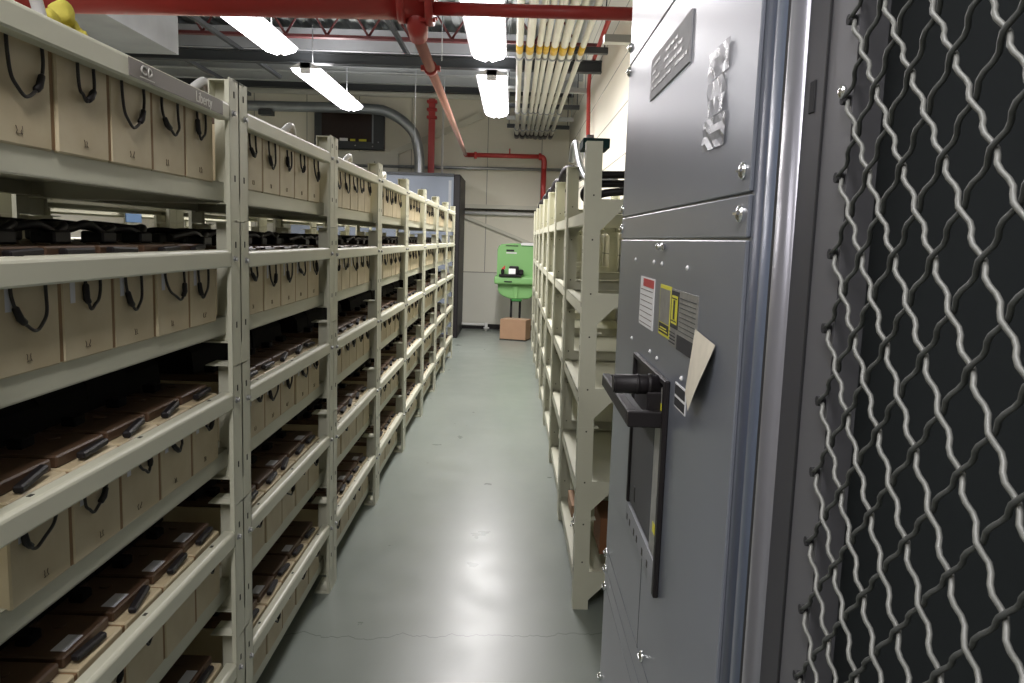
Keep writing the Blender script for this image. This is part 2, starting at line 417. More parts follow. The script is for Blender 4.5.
# yellow cloth gloves and white strap at the near end on top
g=empty('work_glove',(-.93,1.66,1.835),rz=.4,label='crumpled yellow work glove on top of the nearest rack bay',cat='glove')
b=MB(); rg=random.Random(3)
for c,r_ in (((0,0,.035),.036),((.012,.03,.06),.027),((-.015,-.02,.065),.026),((.01,.0,.085),.024),((.0,.03,.095),.018),((-.01,-.03,.03),.03)):
    b.ball(c,r_,(1,rg.uniform(.7,1),rg.uniform(.8,1.2)),sub=3)
for v in b.bm.verts: v.co+=Vector([math.sin(v.co.x*190+v.co.z*130)+math.sin(v.co.y*240),math.sin(v.co.z*210+1),math.sin(v.co.y*170+v.co.x*90)])*.0022
b.build('palm','yelglove',g)
for p in (((.03,.03,.06),(.04,.06,.04),(.04,.075,.015)),((.04,.0,.05),(.05,.02,.03),(.055,.03,.012)),((-.01,.05,.07),(-.01,.075,.05),(-.01,.085,.02))):
    MB().tube(smooth_path(p,4),.014,8).build('finger','yelglove',g)
MB().tube(smooth_path([(-.92,1.44,1.86),(-.93,1.48,1.95),(-.93,1.53,1.985),(-.925,1.58,1.93),(-.92,1.60,1.86)],6),.012,8).build('white_strap','pvc',label='glossy white plastic tube bent over beside the yellow glove',cat='tube')

for k in range(6):  # added row that dims the view through the gap behind the batteries
    rack(-1.36,S0+k*PIT,1,'L',f'added empty rack bay darkening the gap behind the {ORD[k]} filled rack bay','added rack bays darkening the gap behind the filled row',levels=(2,3,4),rails=False)
# second, distant row glimpsed through the gap
for k in range(5):
    rack(-2.35,1.6+k*PIT,1,'L',f'empty beige rack bay of the row behind, {ORD[k]} from the camera','empty rack bays of the row behind',levels=(2,3,4))
sg=MB().box(-2.349,-2.342,4.85,5.05,1.53,1.585).build('sign_plate','blue',label='small blue sign plate on empty rack behind the batteries',cat='sign')

# ------------------------------------------------------------------ right row of empty racks
RX=.292; R0=3.096
for k in range(7):
    rack(RX,R0+k*PIT*.99,-1,'R',f'empty beige rack bay beside the aisle, {ORD[k]} beyond the blue-grey cabinet','empty rack bays beside the aisle',rails=False,leanx=.0125)
# ------------------------------------------------------------------ things in / on right racks
MB().box(.40,.72,3.18,3.42,.205,.36,bev=.003).build('cardboard_box','carddk',label='dark brown cardboard box on bottom shelf of nearest empty rack',cat='box')
MB().box(.315,.40,3.62,3.86,.2045,.262,bev=.002).build('cardboard_box','card',label='small light cardboard carton at aisle edge of bottom rack shelf',cat='box')
b=MB()
for q in range(5): b.tube([(.305+.004*q,3.50+.02*math.sin(q*2.),.208+.012*q),(.33+.01*math.cos(q),3.54,.214+.010*q)],.005,6)
b.build('metal_clip','chrome',label='shiny metal clip cluster on the bottom rack shelf edge',cat='clip')
def hose(pts,r,label,mt='hose',nm='flexible_hose',grp=None):
    o=MB().tube(smooth_path(pts,8),r,12).build(nm,mt,label=label,cat='hose'); 
    if grp:o['group']=grp
    return o
hose([(.318,4.62,1.95),(.322,4.58,2.02),(.332,4.5,2.04),(.335,4.42,1.99),(.336,4.3,1.93),(.342,4.15,1.86),(.36,4.0,1.81),(.44,3.9,1.79)],.018,'smooth grey hose bending down onto the rack top, the one nearer the aisle','galv')
hose([(.372,4.66,1.95),(.375,4.62,2.02),(.385,4.54,2.04),(.388,4.46,1.99),(.390,4.34,1.93),(.40,4.2,1.86),(.42,4.1,1.82),(.50,4.0,1.80)],.018,'smooth grey hose bending down onto the rack top, the one nearer the wall','galv')
for j,pts in enumerate(([(.83,3.45,1.787),(.6,3.45,1.79),(.40,3.45,1.786),(.34,3.5,1.785),(.33,3.7,1.78)],
        [(.83,3.5,1.752),(.6,3.5,1.753),(.40,3.5,1.752),(.33,3.52,1.742),(.303,3.53,1.712),(.325,3.55,1.682),(.45,3.57,1.662)],
        [(.83,3.40,1.716),(.6,3.40,1.718),(.45,3.40,1.714),(.36,3.42,1.70),(.313,3.44,1.672),(.35,3.46,1.648),(.5,3.5,1.640)])):
    hose(pts,.0165,f'thick black cable crossing the top shelf of the nearest empty rack, {["top","middle","lowest"][j]} of three','black','power_cable','cables crossing the top shelf')
for k in range(2,7):
    y=R0+k*PIT*.99
    MB().tube(smooth_path([(.325,y+.10,1.87),(.322,y+.08,1.92),(.345,y+.06,1.965),(.40,y+.04,1.955),(.43,y+.03,1.90)],5),.032,12).build('cable_bend','black',label=f'black cable bend over the rack top at the {ORD[k-2]} such post beyond the grey hoses',cat='cable',group='cable bends over the empty racks')
e=MB().box(.262,.368,3.19,3.36,1.866,1.905,bev=.003).build('junction_box','exit',label='dark green flat box on top of the nearest empty rack post',cat='box')

# ------------------------------------------------------------------ blue-grey switchgear cabinet
CX=.292
cab=empty('switchgear_cabinet',(CX+.25,1.55,0),label='blue-grey steel switchgear cabinet with black breaker handle beside the aisle',cat='cabinet')
def cp(b,name,mt,label=None,parent=None):
    o=b.build(name,mt); o.parent=parent or cab
    o.matrix_parent_inverse=Matrix.Translation(-cab.location) if not parent else (parent.matrix_parent_inverse if False else Matrix())
    if label:o['label']=label
    return o
YF=2.165; YN=1.005
cp(MB().box(CX+.006,.85,.86,YF-.002,0,2.29),'body','cab')
cp(MB().box(CX,CX+.006,YN,YF,1.962,2.288,bev=.0015),'top_panel','cab')
cp(MB().box(CX,CX+.006,YN,YF,1.569,1.9585,bev=.0015),'upper_panel','cab')
cp(MB().box(CX,CX+.006,YN,YF,1.512,1.565,bev=.0015),'middle_panel','cab')
cp(MB().box(CX,CX+.006,YN,YF,.645,1.508,bev=.0015),'breaker_door','cab')
cp(MB().box(CX,CX+.006,YN,YF,.588,.6435,bev=.001),'lower_panel','cab')
cp(MB().box(CX,CX+.006,YN,YF,.536,.5865,bev=.001),'lower_panel','cab')
cp(MB().box(CX,CX+.006,YN,YF,.004,.5345,bev=.001),'lower_panel','cab')
def lathe_edge(y0,y1,x,amp,n=8):
    pts=[(x+.02,y0)]
    for k in range(n+1):
        a=PI*k/n; pts.append((x+.008-(amp+.008)*math.sin(a), y0+(y1-y0)*(1-math.cos(a))/2))
    pts.append((x+.02,y1)); return pts
def edge(y0,y1,x,amp,z0,z1):
    b=MB().prism(lathe_edge(y0,y1,x,amp),'Z',z0,z1)
    for f in b.bm.faces:
        if abs(f.normal.z)<.5: f.smooth=True
    return b
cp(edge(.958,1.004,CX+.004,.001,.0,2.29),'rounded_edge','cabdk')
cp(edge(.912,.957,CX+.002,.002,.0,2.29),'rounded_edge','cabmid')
cp(MB().box(CX+.002,CX+.02,.902,.912,0,2.29),'shadow_gap','seam')
cp(edge(.854,.902,CX,.004,.0,2.29),'steel_trim','steel','bright rounded steel trim')
# screws
def screw(y,z,r=.009,mt='chrome'):
    b=MB().ball((CX-.001,y,z),r,(.55,1,1)); b.mi=0
    b.box(CX-.001-r*.62,CX-.001-r*.35,y-r*.8,y+r*.8,z-r*.12,z+r*.12)
    cp(b,'screw',mt)
for y,z in ((1.034,1.596),(1.035,1.542)): screw(y,z,.012)
for y,z in ((1.538,.657),): screw(y,z,.0125)
for y,z in ((2.15,.631),(2.15,.582),(2.15,.531),(2.155,.255),(2.155,2.006),(2.155,1.945),(2.15,1.588),(2.15,1.537)): screw(y,z,.013)
for y,z in ((1.888,1.462),(1.642,1.463),(1.553,1.462),(1.326,1.462),(1.886,1.275),(1.634,1.278),(1.552,1.276),(1.322,1.276)): screw(y,z,.0048,'white')
lt=MB().box(CX-.008,CX,1.53,1.565,1.488,1.502,bev=.003); lt.ball((CX-.010,1.547,1.495),.007); cp(lt,'latch','chrome','chrome latch under the panel seam')
cp(MB().box(CX-.0004,CX+.001,1.599,1.602,.6435,.855),'seam','seam')
# labels on the cabinet
def plate(name,mt,y0,y1,z0,z1,th=.0012,label=None,off=0): return cp(MB().box(CX-th-off,CX-off,y0,y1,z0,z1),name,mt,label)
def sub(parent,name,mt,rects,off):
    b=MB()
    for y0,y1,z0,z1 in rects: b.box(CX-off-.0006,CX-off,y0,y1,z0,z1)
    o=b.build(name,mt); o.parent=parent; return o
pl=plate('nameplate','alu',1.40,1.791,1.809,1.896,.003,'brushed silver nameplate with engraved lettering')
rr=random.Random(4); R=[]
for z in (1.878,1.862,1.846,1.830):
    y=1.77
    while y>1.43:
        w=rr.uniform(.015,.05)
        if rr.random()<.6:R.append((y-w,y,z-.003,z+.003))
        y-=w+.008
sub(pl,'engraved_lettering','lgrey',R,.0032)
def wrinkle(y0,y1,z0,z1,mt,name,label,amp=.004,seed=1,ny=8,nz=10):
    rr=random.Random(seed); b=MB(); g=[[b.bm.verts.new((CX-.001-rr.uniform(0,amp*.6),y0+(y1-y0)*i/ny,z0+(z1-z0)*j/nz)) for j in range(nz+1)] for i in range(ny+1)]
    for i in range(ny):
        for j in range(nz): b.bm.faces.new((g[i][j],g[i+1][j],g[i+1][j+1],g[i][j+1]))
    return cp(b,name,mt,label)
s1=wrinkle(1.135,1.257,1.745,1.787,'plastic','plastic_sleeve','wrinkled clear plastic sleeve',.006,1,6,3)
wrinkle(1.150,1.245,1.69,1.742,'plastic','plastic_sleeve','wrinkled clear plastic sleeve',.007,2,6,4)
wrinkle(1.135,1.262,1.642,1.688,'plastic','plastic_sleeve','wrinkled clear plastic sleeve',.007,3,6,4)
w=plate('warning_label','white',1.62,1.795,1.322,1.428,label='white instruction label with red header')
sub(w,'red_header','red',[(1.625,1.755,1.408,1.425)],.0013)
sub(w,'printed_lines','ink',[(1.635,1.785,1.40-.012*i,1.4012-.012*i) for i in range(7)],.0013)
w=plate('warning_label','yellow',1.446,1.552,1.327,1.423,label='yellow bordered warning label')
sub(w,'label_field','lgrey',[(1.452,1.546,1.352,1.416)],.0013)
sub(w,'black_panel','seam',[(1.452,1.546,1.332,1.350)],.0013)
sub(w,'printed_lines','yellow',[(1.46,1.538,1.336,1.338),(1.47,1.53,1.341,1.343)],.0019)
w=plate('rating_label','lgrey',1.232,1.443,1.319,1.421,label='grey rating label with yellow and black panels')
sub(w,'black_panel','seam',[(1.374,1.438,1.352,1.418),(1.234,1.375,1.319,1.345)],.0013)
sub(w,'yellow_panel','yellow',[(1.382,1.43,1.360,1.410)],.0019)
sub(w,'printed_lines','seam',[(1.40,1.412,1.368,1.402),(1.385,1.428,1.364,1.366),(1.385,1.428,1.404,1.406)]+[(1.385,1.438,1.325+.006*i,1.327+.006*i) for i in range(4)],.0026)
sub(w,'small_print','inside',[(1.245,1.365,1.352+.008*i,1.3532+.008*i) for i in range(8)],.0013)
w=plate('small_label','white',1.281,1.367,1.220,1.263,label='small black label with white border')
sub(w,'black_panel','seam',[(1.285,1.363,1.243,1.260),(1.285,1.363,1.223,1.238)],.0013)
# paper tag, hanging askew and curling off the door
b=MB(); n=8; A=[];B=[]
for i in range(n+1):
    t=i/n; cx=CX-.003-.004*t
    A.append(b.bm.verts.new((cx,1.235+.027*t,1.370-.106*t))); B.append(b.bm.verts.new((cx-.012*math.sin(PI*t*.8),1.109+.01*t+.085*t*t,1.361-.116*t)))
for i in range(n): f=b.bm.faces.new((A[i],A[i+1],B[i+1],B[i])); f.smooth=True
o=cp(b,'paper_tag','tag','cream paper tag curling away from the door')
# breaker escutcheon
esc=cp(MB().box(CX-.010,CX,1.412,1.432,.842,1.255,bev=.002).box(CX-.010,CX,1.780,1.795,.905,1.250,bev=.002).box(CX-.010,CX,1.43,1.79,1.243,1.255,bev=.002).box(CX-.0025,CX,1.43,1.78,.91,1.245),'breaker_frame','black','black breaker bezel')
def csub(parent,b,name,mt,label=None):
    o=b.build(name,mt); o.parent=parent
    if label:o['label']=label
    return o
csub(esc,MB().box(CX-.005,CX-.0025,1.515,1.775,.912,1.16,bev=.001),'breaker_face','insidel')
csub(esc,MB().box(CX-.006,CX-.0025,1.436,1.505,.885,1.235,bev=.001),'scale_strip','lgrey','pale vertical strip on the breaker')
csub(esc,MB().box(CX-.0066,CX-.006,1.45,1.475,.95,.97).box(CX-.0066,CX-.006,1.45,1.48,1.19,1.205),'marker','yellow')
bt=MB().prism([(1.432,.862),(1.79,.862),(1.79,.905),(1.432,.905)],'X',CX-.009,CX)
csub(esc,bt,'bottom_bar','duct')
hb=MB()
for y in (1.76,1.72,1.66,1.62,1.55,1.49): hb.box(CX-.0096,CX-.008,y,y+.012,.868,.882)
csub(esc,hb,'bar_slots','hole')
csub(esc,MB().box(CX-.006,CX-.004,1.70,1.72,.93,.965,bev=.001),'button','black')
# handle: round grip pointing out of the door over a U shaped bar
h=csub(esc,MB().cyl((.200,1.480,1.236),(CX,1.480,1.236),.0185,20).cyl((.197,1.480,1.236),(.201,1.480,1.236),.0165,20).cyl((.240,1.480,1.236),(.246,1.480,1.236),.0195,20).cyl((.262,1.480,1.236),(.270,1.480,1.236),.021,20),'breaker_handle','black','round black breaker handle')
csub(esc,MB().box(.222,CX,1.437,1.458,1.162,1.192,bev=.002).box(.222,.240,1.458,1.86,1.162,1.192,bev=.002).box(.222,CX,1.845,1.862,1.162,1.190,bev=.002).box(.26,CX,1.46,1.60,1.168,1.225,bev=.003),'guard_bar','black','black U shaped guard bar')
csub(esc,MB().box(.2405,.262,1.47,1.74,1.168,1.180,bev=.002),'guard_plate','insidel')

# ------------------------------------------------------------------ mesh cage door next to it
cage=empty('mesh_cage',(CX+.25,.4,0),label='dark metal cage with crimped diamond wire mesh, nearest the camera',cat='cage')
def gp(b,name,mt,label=None):
    o=b.build(name,mt); o.parent=cage; o.matrix_parent_inverse=Matrix.Translation(-cage.location)
    if label:o['label']=label
    return o
gp(MB().box(CX+.006,CX+.05,.788,.852,0,2.29),'door_post','dkgrey')
gp(MB().box(CX+.0045,CX+.0065,.820,.834,1.636,1.668,bev=.0008),'lock_slot','seam')
gp(MB().box(CX+.002,CX+.04,.7865,.7895,0,2.29),'gap','seam')
gp(MB().box(CX+.004,CX+.03,.722,.786,0,2.29),'mesh_frame','midgrey')
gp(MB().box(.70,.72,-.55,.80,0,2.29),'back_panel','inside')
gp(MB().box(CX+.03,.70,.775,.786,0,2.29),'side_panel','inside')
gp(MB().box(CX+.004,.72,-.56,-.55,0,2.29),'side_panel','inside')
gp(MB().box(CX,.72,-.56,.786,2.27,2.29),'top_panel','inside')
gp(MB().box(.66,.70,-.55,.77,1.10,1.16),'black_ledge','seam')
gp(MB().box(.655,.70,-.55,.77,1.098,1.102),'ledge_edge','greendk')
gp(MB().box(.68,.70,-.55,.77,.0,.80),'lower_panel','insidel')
HH=.0685; WW=.058; Z0=1.4275+HH*20; Y0=.729
bl=MB(); bd=MB()
ZB=.30; ZTOP=2.2; YE=-.5
nst=14
def wires(bm_, sgn):
    slope=(HH/2)/(WW/2)
    k=0
    starts=[]
    # wires ending at the frame (t=0 at Y0) plus those entering from the top/bottom edge
    for j in range(-70,70):
        z=1.4275+j*HH
        pts=[]; N=int((Y0-YE)/(WW/2))*7
        for i in range(N+1):
            s=i/7.   # crossing steps
            y=Y0-s*WW/2; zz=z-sgn*s*HH/2
            if zz>ZTOP or zz<ZB:
                if len(pts)>2: bm_.tube(pts,.00205,6); 
                pts=[]; continue
            # crossing #s: parity decides over/under; three crimps per two steps
            x=CX+sgn*.0021*math.cos(1.5*2*PI*s/1.0) if False else CX+sgn*.0021*math.cos(3*PI*s)
            pts.append((x,y,zz))
        if len(pts)>2: bm_.tube(pts,.00205,6)
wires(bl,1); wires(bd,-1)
mp=gp(bl,'wire_mesh','wire','crimped wires of the mesh in the lit colour')
gp(bd,'wire_mesh','wire_shade','crimped wires of the mesh crossing the others, in a shaded colour')
for j in range(-14,12):
    z=1.4275+j*HH
    gp(MB().cyl((CX+.005,Y0+.002,z),(CX-.003,Y0+.002,z),.0048,10),'wire_clip','seam')
b=MB().ball((CX-.002,.733,1.640),.0065,(.6,1,1)); gp(b,'screw','chrome')

# ------------------------------------------------------------------ end cabinet, far left
ec=empty('tall_cabinet',(-2.0,12.4,0),label='tall grey cabinet with black side at far end of battery row',cat='cabinet')
def ep(b,name,mt):
    o=b.build(name,mt); o.parent=ec; o.matrix_parent_inverse=Matrix.Translation(-ec.location); return o
ep(MB().box(-3.3,-.90,11.88,13.1,.05,2.40),'body','endcab')
ep(MB().box(-.90,-.80,11.86,13.05,0,2.42,bev=.01),'side_frame','black')
ep(MB().box(-.975,-.935,11.865,11.885,.08,2.33),'edge_strip','galv')
ep(MB().box(-3.3,-.90,11.86,12.0,2.39,2.43),'top_edge','beamdk')

# ------------------------------------------------------------------ eyewash station and neighbours
ew=empty('eyewash_station',(.05,12.35,0),label='bright green gravity eyewash station on black legs by back wall',cat='eyewash')
def wp(b,name,mt,label=None,par=None):
    o=b.build(name,mt); o.parent=par or ew; o.matrix_parent_inverse=Matrix.Translation(-ew.location)
    if label:o['label']=label
    return o
prof=[(-.235,.90),(-.235,1.36),(-.20,1.42),(.0,1.44),(.30,1.44),(.335,1.41),(.345,1.36),(.345,.90)]
b=MB().prism(prof,'Y',12.20,12.52); bmesh.ops.bevel(b.bm,geom=list(b.bm.edges),offset=.02,segments=2,affect='EDGES')
lb=MB().prism([(-.215,.95),(-.21,.70),(-.13,.63),(.03,.585),(.27,.60),(.345,.67),(.345,.95)],'Y',12.12,12.5); bmesh.ops.bevel(lb.bm,geom=list(lb.bm.edges),offset=.018,segments=2,affect='EDGES'); wp(lb,'basin','green')
b.box(.02,.10,12.10,12.14,.60,.80,bev=.01); b.box(-.27,.36,12.03,12.45,.82,.94,bev=.03,seg=3)

wp(b,'tank','green')
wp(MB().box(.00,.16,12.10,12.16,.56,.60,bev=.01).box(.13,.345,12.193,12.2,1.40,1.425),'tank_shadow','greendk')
wp(MB().box(-.10,.02,12.193,12.2,1.315,1.345).box(-.11,.08,12.193,12.2,1.395,1.41).box(-.12,.0,12.022,12.03,.855,.872),'printed_strip','seam')
wp(MB().box(-.10,.06,12.194,12.201,1.285,1.305),'label_strip','pvc')
wp(MB().box(.12,.35,12.19,12.30,1.41,1.452,bev=.006),'cap_label','white')
u=wp(MB().box(-.20,.14,12.00,12.18,.937,.972,bev=.01).box(-.05,.10,12.10,12.17,.97,1.10,bev=.02,seg=2).box(-.17,-.12,12.05,12.16,.97,1.05,bev=.015).box(.10,.17,12.03,12.17,.97,1.05,bev=.015),'spray_unit','black')
wp(MB().box(-.055,.05,0,.004,-.045,.045,M4=Matrix.Translation((0,12.06,1.02))@Matrix.Rotation(-.5,4,'X')),'instruction_card','white')
wp(MB().prism([(-.17,1.05),(-.11,1.05),(-.11,1.11)],'Y',12.04,12.05),'red_flag','red')
for x in (.0,.135): wp(MB().cyl((x,12.3,.02),(x,12.3,.62),.018,10),'leg','black')
wp(MB().box(-.15,.20,12.1,12.45,0,.02),'base_plate','black')
bx=empty('cardboard_box',(.075,11.9,0),rz=-.28,label='closed brown cardboard box on floor below green eyewash station',cat='box')
MB().box(-.20,.20,-.15,.15,.0,.315,bev=.004).build('carton','card',bx)
MB().box(-.20,.20,-.151,.151,.0,.022).build('base_shadow','hole',bx)  # shadow along the foot of the box, put in as a dark band
MB().box(-.2,.2,-.012,.012,.3145,.3165).build('tape','tag',bx)
pv=empty('drain_pipe',(-.6,12.95,0),label='white plastic drain pipe along foot of the back wall',cat='pipe')
o=MB().cyl((-.40,0,.10),(.22,0,.10),.022,10).build('pipe','pvc',pv)
MB().cyl((.20,0,.0),(.20,0,.13),.026,10).box(.16,.25,-.04,.04,.04,.055).build('valve','pvc',pv)

# dark glazed wall box, upper left of back wall
wb=empty('window_cabinet',(-2.69,13.15,3.2),label='dark glazed wall box with small labels high on back wall',cat='wall box')
MB().box(-.56,.56,-.08,.05,-.34,.34,bev=.01).build('frame','beamdk',wb)
MB().box(-.44,.36,-.086,-.08,-.22,.26).build('glass','window',wb)
MB().box(.37,.39,-.088,-.08,-.24,.3).build('edge','galv',wb)
MB().box(-.15,-.02,-.092,-.086,-.215,-.17).build('label_strip','white',wb)
MB().box(.02,.10,-.092,-.086,-.215,-.18).box(.16,.28,-.092,-.086,-.215,-.18).build('label_strip','yellow',wb)
for x,z in ((.47,-.22),(.47,.22),(.1,-.28),(-.5,-.28),(.38,-.29)): MB().ball((x,-.082,z),.014).build('screw','chrome',wb)
# grey lower wall box/shelf below
MB().box(-3.5,-1.9,13.10,13.17,2.44,2.83).build('wall_panel','wtrim',label='pale metal panel on back wall beneath dark glazed box',cat='panel')

# ------------------------------------------------------------------ overhead pipes
fp=empty('fire_pipe',(-.4,3.4,2.46),label='big red fire main crossing overhead with flange and thinner red extension',cat='pipe')
def pp(b,name,mt,par=fp):
    o=b.build(name,mt); o.parent=par; o.matrix_parent_inverse=Matrix.Translation(-par.location); return o
pp(MB().cyl((-4.5,3.36,2.40),(-.36,3.4,2.465),.082,24),'main_pipe','pipe_red')
pp(MB().cyl((-.385,3.4,2.465),(-.355,3.4,2.465),.105,24).cyl((-.50,3.4,2.462),(-.47,3.4,2.462),.096,24),'flange','pipe_red')
for a in range(6):
    an=a*PI/3+.3; pp(MB().cyl((-.345,3.4+.09*math.cos(an),2.465+.09*math.sin(an)),(-.41,3.4+.09*math.cos(an),2.465+.09*math.sin(an)),.009,6),'flange_bolt','pipe_red')
pp(MB().cyl((-.355,3.4,2.428),(.80,3.4,2.432),.027,16),'thin_pipe','pipe_red')
pp(MB().tube([(-.425,3.4,2.43),(-.425,3.43,2.36),(-.425,3.48,2.33)],[.05,.045,.038],14),'branch_tee','pipe_red')
br=empty('sprinkler_branch',(-.43,3.48,2.33),label='long coppery sprinkler branch pipe running down the aisle to red elbow',cat='pipe')
P0=Vector((-.425,3.48,2.325)); P1=Vector((-.79,12.7,2.80))
pp(MB().cyl(P0,P1,.026,14),'branch_pipe','copper',br)
q=P0.lerp(P1,.085); pp(MB().cyl(q-(P1-P0).normalized()*.04,q+(P1-P0).normalized()*.03,.036,14).box(q.x-.05,q.x+.05,q.y-.02,q.y+.02,q.z-.012,q.z+.012),'coupling','pipe_red',br)
pp(MB().tube([P1,(-.79,12.80,2.80)],.034,12).tube([(-.79,12.80,2.80),(.38,12.82,2.81)],.036,12).tube(smooth_path([(.38,12.82,2.81),(.43,12.82,2.79),(.45,12.82,2.73),(.45,12.82,2.62)],5),.044,12).cyl((.45,12.82,2.66),(.45,12.82,1.9),.042,12).cyl((-.66,12.82,2.80),(-.62,12.82,2.80),.055,12).cyl((.36,12.82,2.81),(.40,12.82,2.81),.055,12).cyl((-.1,12.82,2.84),(-.1,12.82,2.92),.012,8),'red_elbow_run','pipe_red',br)
# vertical red hanger post above end cabinet
b=MB().box(-1.40,-1.30,12.9,12.97,2.45,3.66)
for z in (3.62,3.5,3.38): b.box(-1.43,-1.27,12.88,12.99,z-.03,z+.02,bev=.01)
b.build('steel_post','pipe_red',label='dark red steel post above the tall grey cabinet',cat='post')
MB().cyl((-1.17,12.9,2.44),(-1.17,12.9,3.95),.018,8).build('drop_pipe','pvc',label='thin white drop pipe beside dark red post',cat='pipe')
MB().tube(smooth_path([(-5.5,12.55,3.40),(-4.0,12.55,3.41),(-2.4,12.55,3.42),(-1.95,12.55,3.36),(-1.6,12.55,3.10),(-1.50,12.55,2.75),(-1.49,12.55,2.42)],8),.078,18).build('bent_conduit','galv',label='thick galvanised conduit bending down into the tall grey cabinet',cat='conduit')
MB().cyl((-3.0,13.1,2.60),(.85,13.1,2.64),.025,8).build('wall_conduit','galv',label='thin grey conduit running level along the back wall',cat='conduit')
# red sprinkler line on right wall
MB().tube([(.80,9.1,2.66),(.80,9.3,3.25),(.80,9.2,3.42),(.72,6.6,3.30)],.022,10).build('sprinkler_drop','pipe_red',label='thin red sprinkler pipe dropping down the white side wall',cat='pipe')
MB().box(.78,.858,9.02,9.12,2.62,2.68,bev=.008).build('sprinkler_cage','bush',label='small dark fitting below thin red pipe on side wall',cat='fitting')
MB().tube(smooth_path([(.30,3.1,3.96),(.33,3.1,3.2),(.36,3.1,2.62),(.375,3.1,2.50),(.42,3.1,2.41),(.50,3.1,2.375),(.60,3.1,2.37)],6),.011,8).build('flexible_conduit','pvc',label='grey flexible conduit looping in front of the thin red pipe',cat='conduit')
# conduit bank
CZ=3.15
import itertools
xs7=[(520,.030),(531,.034),(541,.026),(547,.024),(555,.033),(564.5,.034),(573,.026),(583.5,.026)]
names=['first','second','third','fourth','fifth','sixth','seventh','eighth']
xe=[516.5,522,527,531.5,536,541,545.5,551]
CXS=[(a,a) for a in (.003,.092,.175,.233,.302,.382,.453,.542)]
for j,((px,r),(xa,xb)) in enumerate(zip(xs7,CXS)):
    x3=xa+(xa-xb)/(13.05-7.15)*4.15
    c=empty('conduit_pipe',(xa,7.15,CZ),label=f'cream painted ceiling conduit with yellow marker, {names[j]} of eight counting toward the side wall',cat='conduit',group='painted conduits under the ceiling')
    MB().cyl((x3-xa,-4.15,0),(xb-xa,5.95,0),r,12).build('pipe','conduit',c)
    MB().cyl((-.0-(xb-xa)*0,-.16,0),((xb-xa)*.02,.12,0),r+.0015,12).build('yellow_marker','cond_y',c)
    for yy in (.30,3.4,5.0):
        f=yy/5.95; MB().tube([((xb-xa)*f,yy-.02,0),((xb-xa)*f,yy+.02,0)],r+.012,12).build('clamp','galv',c)
    MB().tube([((xb-xa)*.93,5.6,0),(xb-xa,5.95,0)],r+.012,12).build('bushing','bush',c)
for j,yy in enumerate((7.45,9.4,10.55,11.6,12.4)):
    MB().box(-.15,.80,yy-.03,yy+.03,CZ+.036,CZ+.09).cyl((-.12,yy,CZ+.08),(-.12,yy,CEIL+.02),.006,6).cyl((.77,yy,CZ+.08),(.77,yy,CEIL+.02),.006,6).build('support_channel','beamdk' if j%2==0 else 'purlin',label=f'steel support channel across the ceiling conduits, {names[j]} from the camera',cat='channel',group='support channels over conduits')
MB().box(.40,.84,3.9,3.96,2.44,2.475).build('support_bracket','conduit',label='cream bracket just behind the thin red pipe by the side wall',cat='bracket')

# joists, beams, ducts
def beam(y,z,h,w,mt,lab,x0=-6,x1=.86,name='ceiling_beam'):
    b=MB().box(x0,x1,y-w/2,y+w/2,z,z+.012).box(x0,x1,y-w/2,y+w/2,z+h-.012,z+h).box(x0,x1,y-.006,y+.006,z,z+h)
    b.build(name,mt,label=lab,cat='beam',group='ceiling beams')
def joist(y,z,h,mt,lab):
    b=MB().box(-6,.86,y-.04,y+.04,z,z+.03).box(-6,.86,y-.04,y+.04,z+h-.03,z+h)
    x=-6
    while x<.6:
        b.tube([(x,y,z+.03),(x+.22,y,z+h-.03),(x+.44,y,z+.03)],.014,6); x+=.44
    b.build('ceiling_joist',mt,label=lab,cat='joist',group='ceiling joists')
joist(6.6,3.60,.34,'red_dk','red open web ceiling joist nearest above the red fire main')
joist(8.75,3.55,.40,'red_dk','red open web ceiling joist beyond the nearest one')
beam(8.55,3.24,.12,.10,'beamdk','dark steel beam hanging lowest across the ceiling')
beam(10.9,3.62,.2,.12,'purlin','grey ceiling beam between the two lamps and back wall')
beam(11.8,3.66,.14,.10,'purlin','grey ceiling beam second from the back wall')
beam(12.6,3.70,.14,.10,'beamdk','dark ceiling beam nearest to the back wall')
MB().box(-6,.10,9.6,10.35,3.62,3.66).box(-6,.10,9.6,9.62,3.62,3.86).box(-6,.10,10.33,10.35,3.62,3.86).build('flat_duct','duct',label='wide flat pale duct crossing below the ceiling deck',cat='duct')
MB().cyl((-6,12.95,3.72),(.86,12.95,3.72),.05,10).build('ceiling_pipe','conduit',label='cream pipe running level at top of back wall',cat='pipe')
dt=MB().box(-4.2,-3.10,2.0,7.5,3.07,3.56).box(-4.0,-3.97,4,4.03,3.55,3.98).box(-3.3,-3.27,4,4.03,3.55,3.98).box(-3.3,-3.27,7,7.03,3.55,3.98).build('air_duct','duct',label='big galvanised air duct above the nearest battery racks',cat='duct')
for k,(x,y0,y1,z) in enumerate(((-1.2,5.2,9.0,3.42),(-2.9,6.2,10,3.35),(-3.6,6.2,11,3.3))):
    MB().box(x-.02,x+.02,y0,y1,z,z+.04).build('strut_channel','beamdk',label=f'dark strut channel under ceiling, {ORD[k]} counting leftward from the aisle',cat='channel',group='strut channels')
for k,(x,y) in enumerate(((-1.2,9.6),(-.75,8.0),(-.95,10.6),(-2.45,11.0))):
    MB().cyl((x,y,CEIL-.75 if k else 2.6),(x,y,CEIL+.02),.005,6).build('hanger_rod','galv',label=f'thin vertical hanger rod from ceiling deck, {ORD[k]} of four',cat='rod',group='hanger rods')
MB().box(-3.95,-3.75,12.44,12.62,3.27,3.345).build('conduit_clamp','beamdk',label='dark clamp beneath galvanised conduit over the racks',cat='clamp')

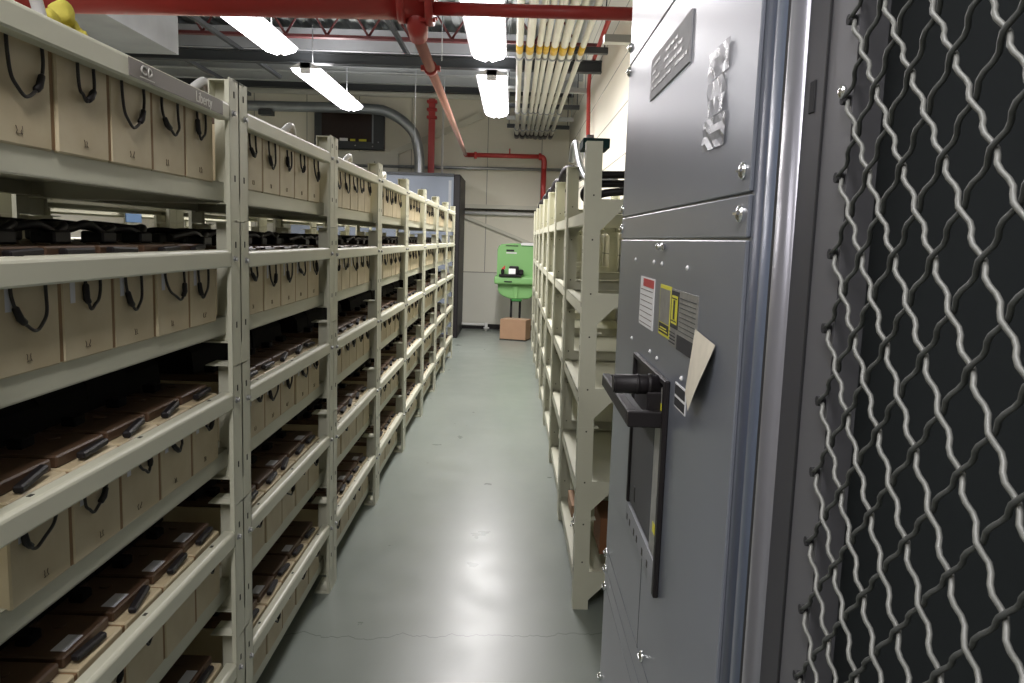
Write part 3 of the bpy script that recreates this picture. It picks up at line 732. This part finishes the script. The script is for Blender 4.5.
# ------------------------------------------------------------------ ceiling lamps
lab={}
def lamp(x,y0,L,label,z=3.1,w=.30,power=110,hz=CEIL+.02):
    r=empty('ceiling_lamp',(x,y0,z),label=label,cat='lamp',group='fluorescent ceiling lamps')
    b=MB()
    # lens: two lobes with a valley between
    b.prism([(-w/2,.03),(-w/2+.02,-.005),(-.03,-.035),(0,-.012),(.03,-.035),(w/2-.02,-.005),(w/2,.03)],'Y',.03,L-.03)
    b.build('lens','lens',r)
    MB().prism([(-w/2-.012,.03),(w/2+.012,.03),(.05,.085),(-.05,.085)],'Y',0,L).build('housing','lamphous',r)
    MB().box(-.05,.05,.0,.028,-.02,.085).build('end_cap','lamphous',r)
    MB().box(-.05,.05,L-.028,L,-.02,.085).build('end_cap','lamphous',r)
    for yy in (.3,L-.3): MB().cyl((0,yy,.08),(0,yy,hz-z),.005,6).build('hanger','galv',r)
    li=bpy.data.lights.new('tube_light','AREA'); li.shape='RECTANGLE'; li.size=w-.06; li.size_y=L-.1; li.energy=power; li.color=(1,.965,.96); li.spread=math.radians(165)
    lo=bpy.data.objects.new('tube_light',li); COL.objects.link(lo); lo.parent=r; lo.location=(0,L/2,-.045)
    l2=bpy.data.lights.new('tube_uplight','AREA'); l2.shape='RECTANGLE'; l2.size=w; l2.size_y=L-.1; l2.energy=power*.30; l2.color=(1,.965,.96)
    lo=bpy.data.objects.new('tube_uplight',l2); COL.objects.link(lo); lo.parent=r; lo.location=(0,L/2,.10); lo.rotation_euler=(PI,0,0)
LP=80
lamp(-.27,8.25,2.44,'bright ceiling lamp over the aisle, farthest from camera',power=LP)
lamp(-.27,4.95,2.44,'bright ceiling lamp over the aisle just past the red pipe',power=LP)
lamp(-.27,-1.7,2.44,'ceiling lamp over the aisle behind the camera',power=LP*.5)
lamp(-2.13,8.2,2.30,'bright ceiling lamp over the battery racks, farther one',power=LP,hz=3.62)
lamp(-2.13,4.95,2.44,'bright ceiling lamp over the battery racks, nearer one',power=LP)
lamp(-2.13,-1.0,2.44,'ceiling lamp above the near end of the battery racks',power=LP*.4)

# ------------------------------------------------------------------ world, camera
w=bpy.data.worlds.new('world'); sc.world=w; w.use_nodes=True
w.node_tree.nodes['Background'].inputs[0].default_value=(.5,.5,.55,1); w.node_tree.nodes['Background'].inputs[1].default_value=.05
pitch,yaw,roll,FPX=.1279,.0025,-.032,793.7
f=Vector((math.sin(yaw)*math.cos(pitch),math.cos(yaw)*math.cos(pitch),-math.sin(pitch)))
r=Vector((math.cos(yaw),-math.sin(yaw),0)); d=f.cross(r)
r2=r*math.cos(roll)+d*math.sin(roll); d2=-r*math.sin(roll)+d*math.cos(roll)
cam=bpy.data.cameras.new('camera'); co=bpy.data.objects.new('camera',cam); COL.objects.link(co)
mm=Matrix.Identity(4)
for i in range(3): mm[i][0]=r2[i]; mm[i][1]=-d2[i]; mm[i][2]=-f[i]
mm[2][3]=1.5
co.matrix_world=mm; cam.sensor_width=36; cam.lens=FPX/1024*36; cam.clip_start=.02
sc.camera=co
sc.view_settings.view_transform='Standard'; sc.view_settings.look='None'; sc.view_settings.exposure=0
sc.cycles.use_denoising=True; sc.cycles.max_bounces=8
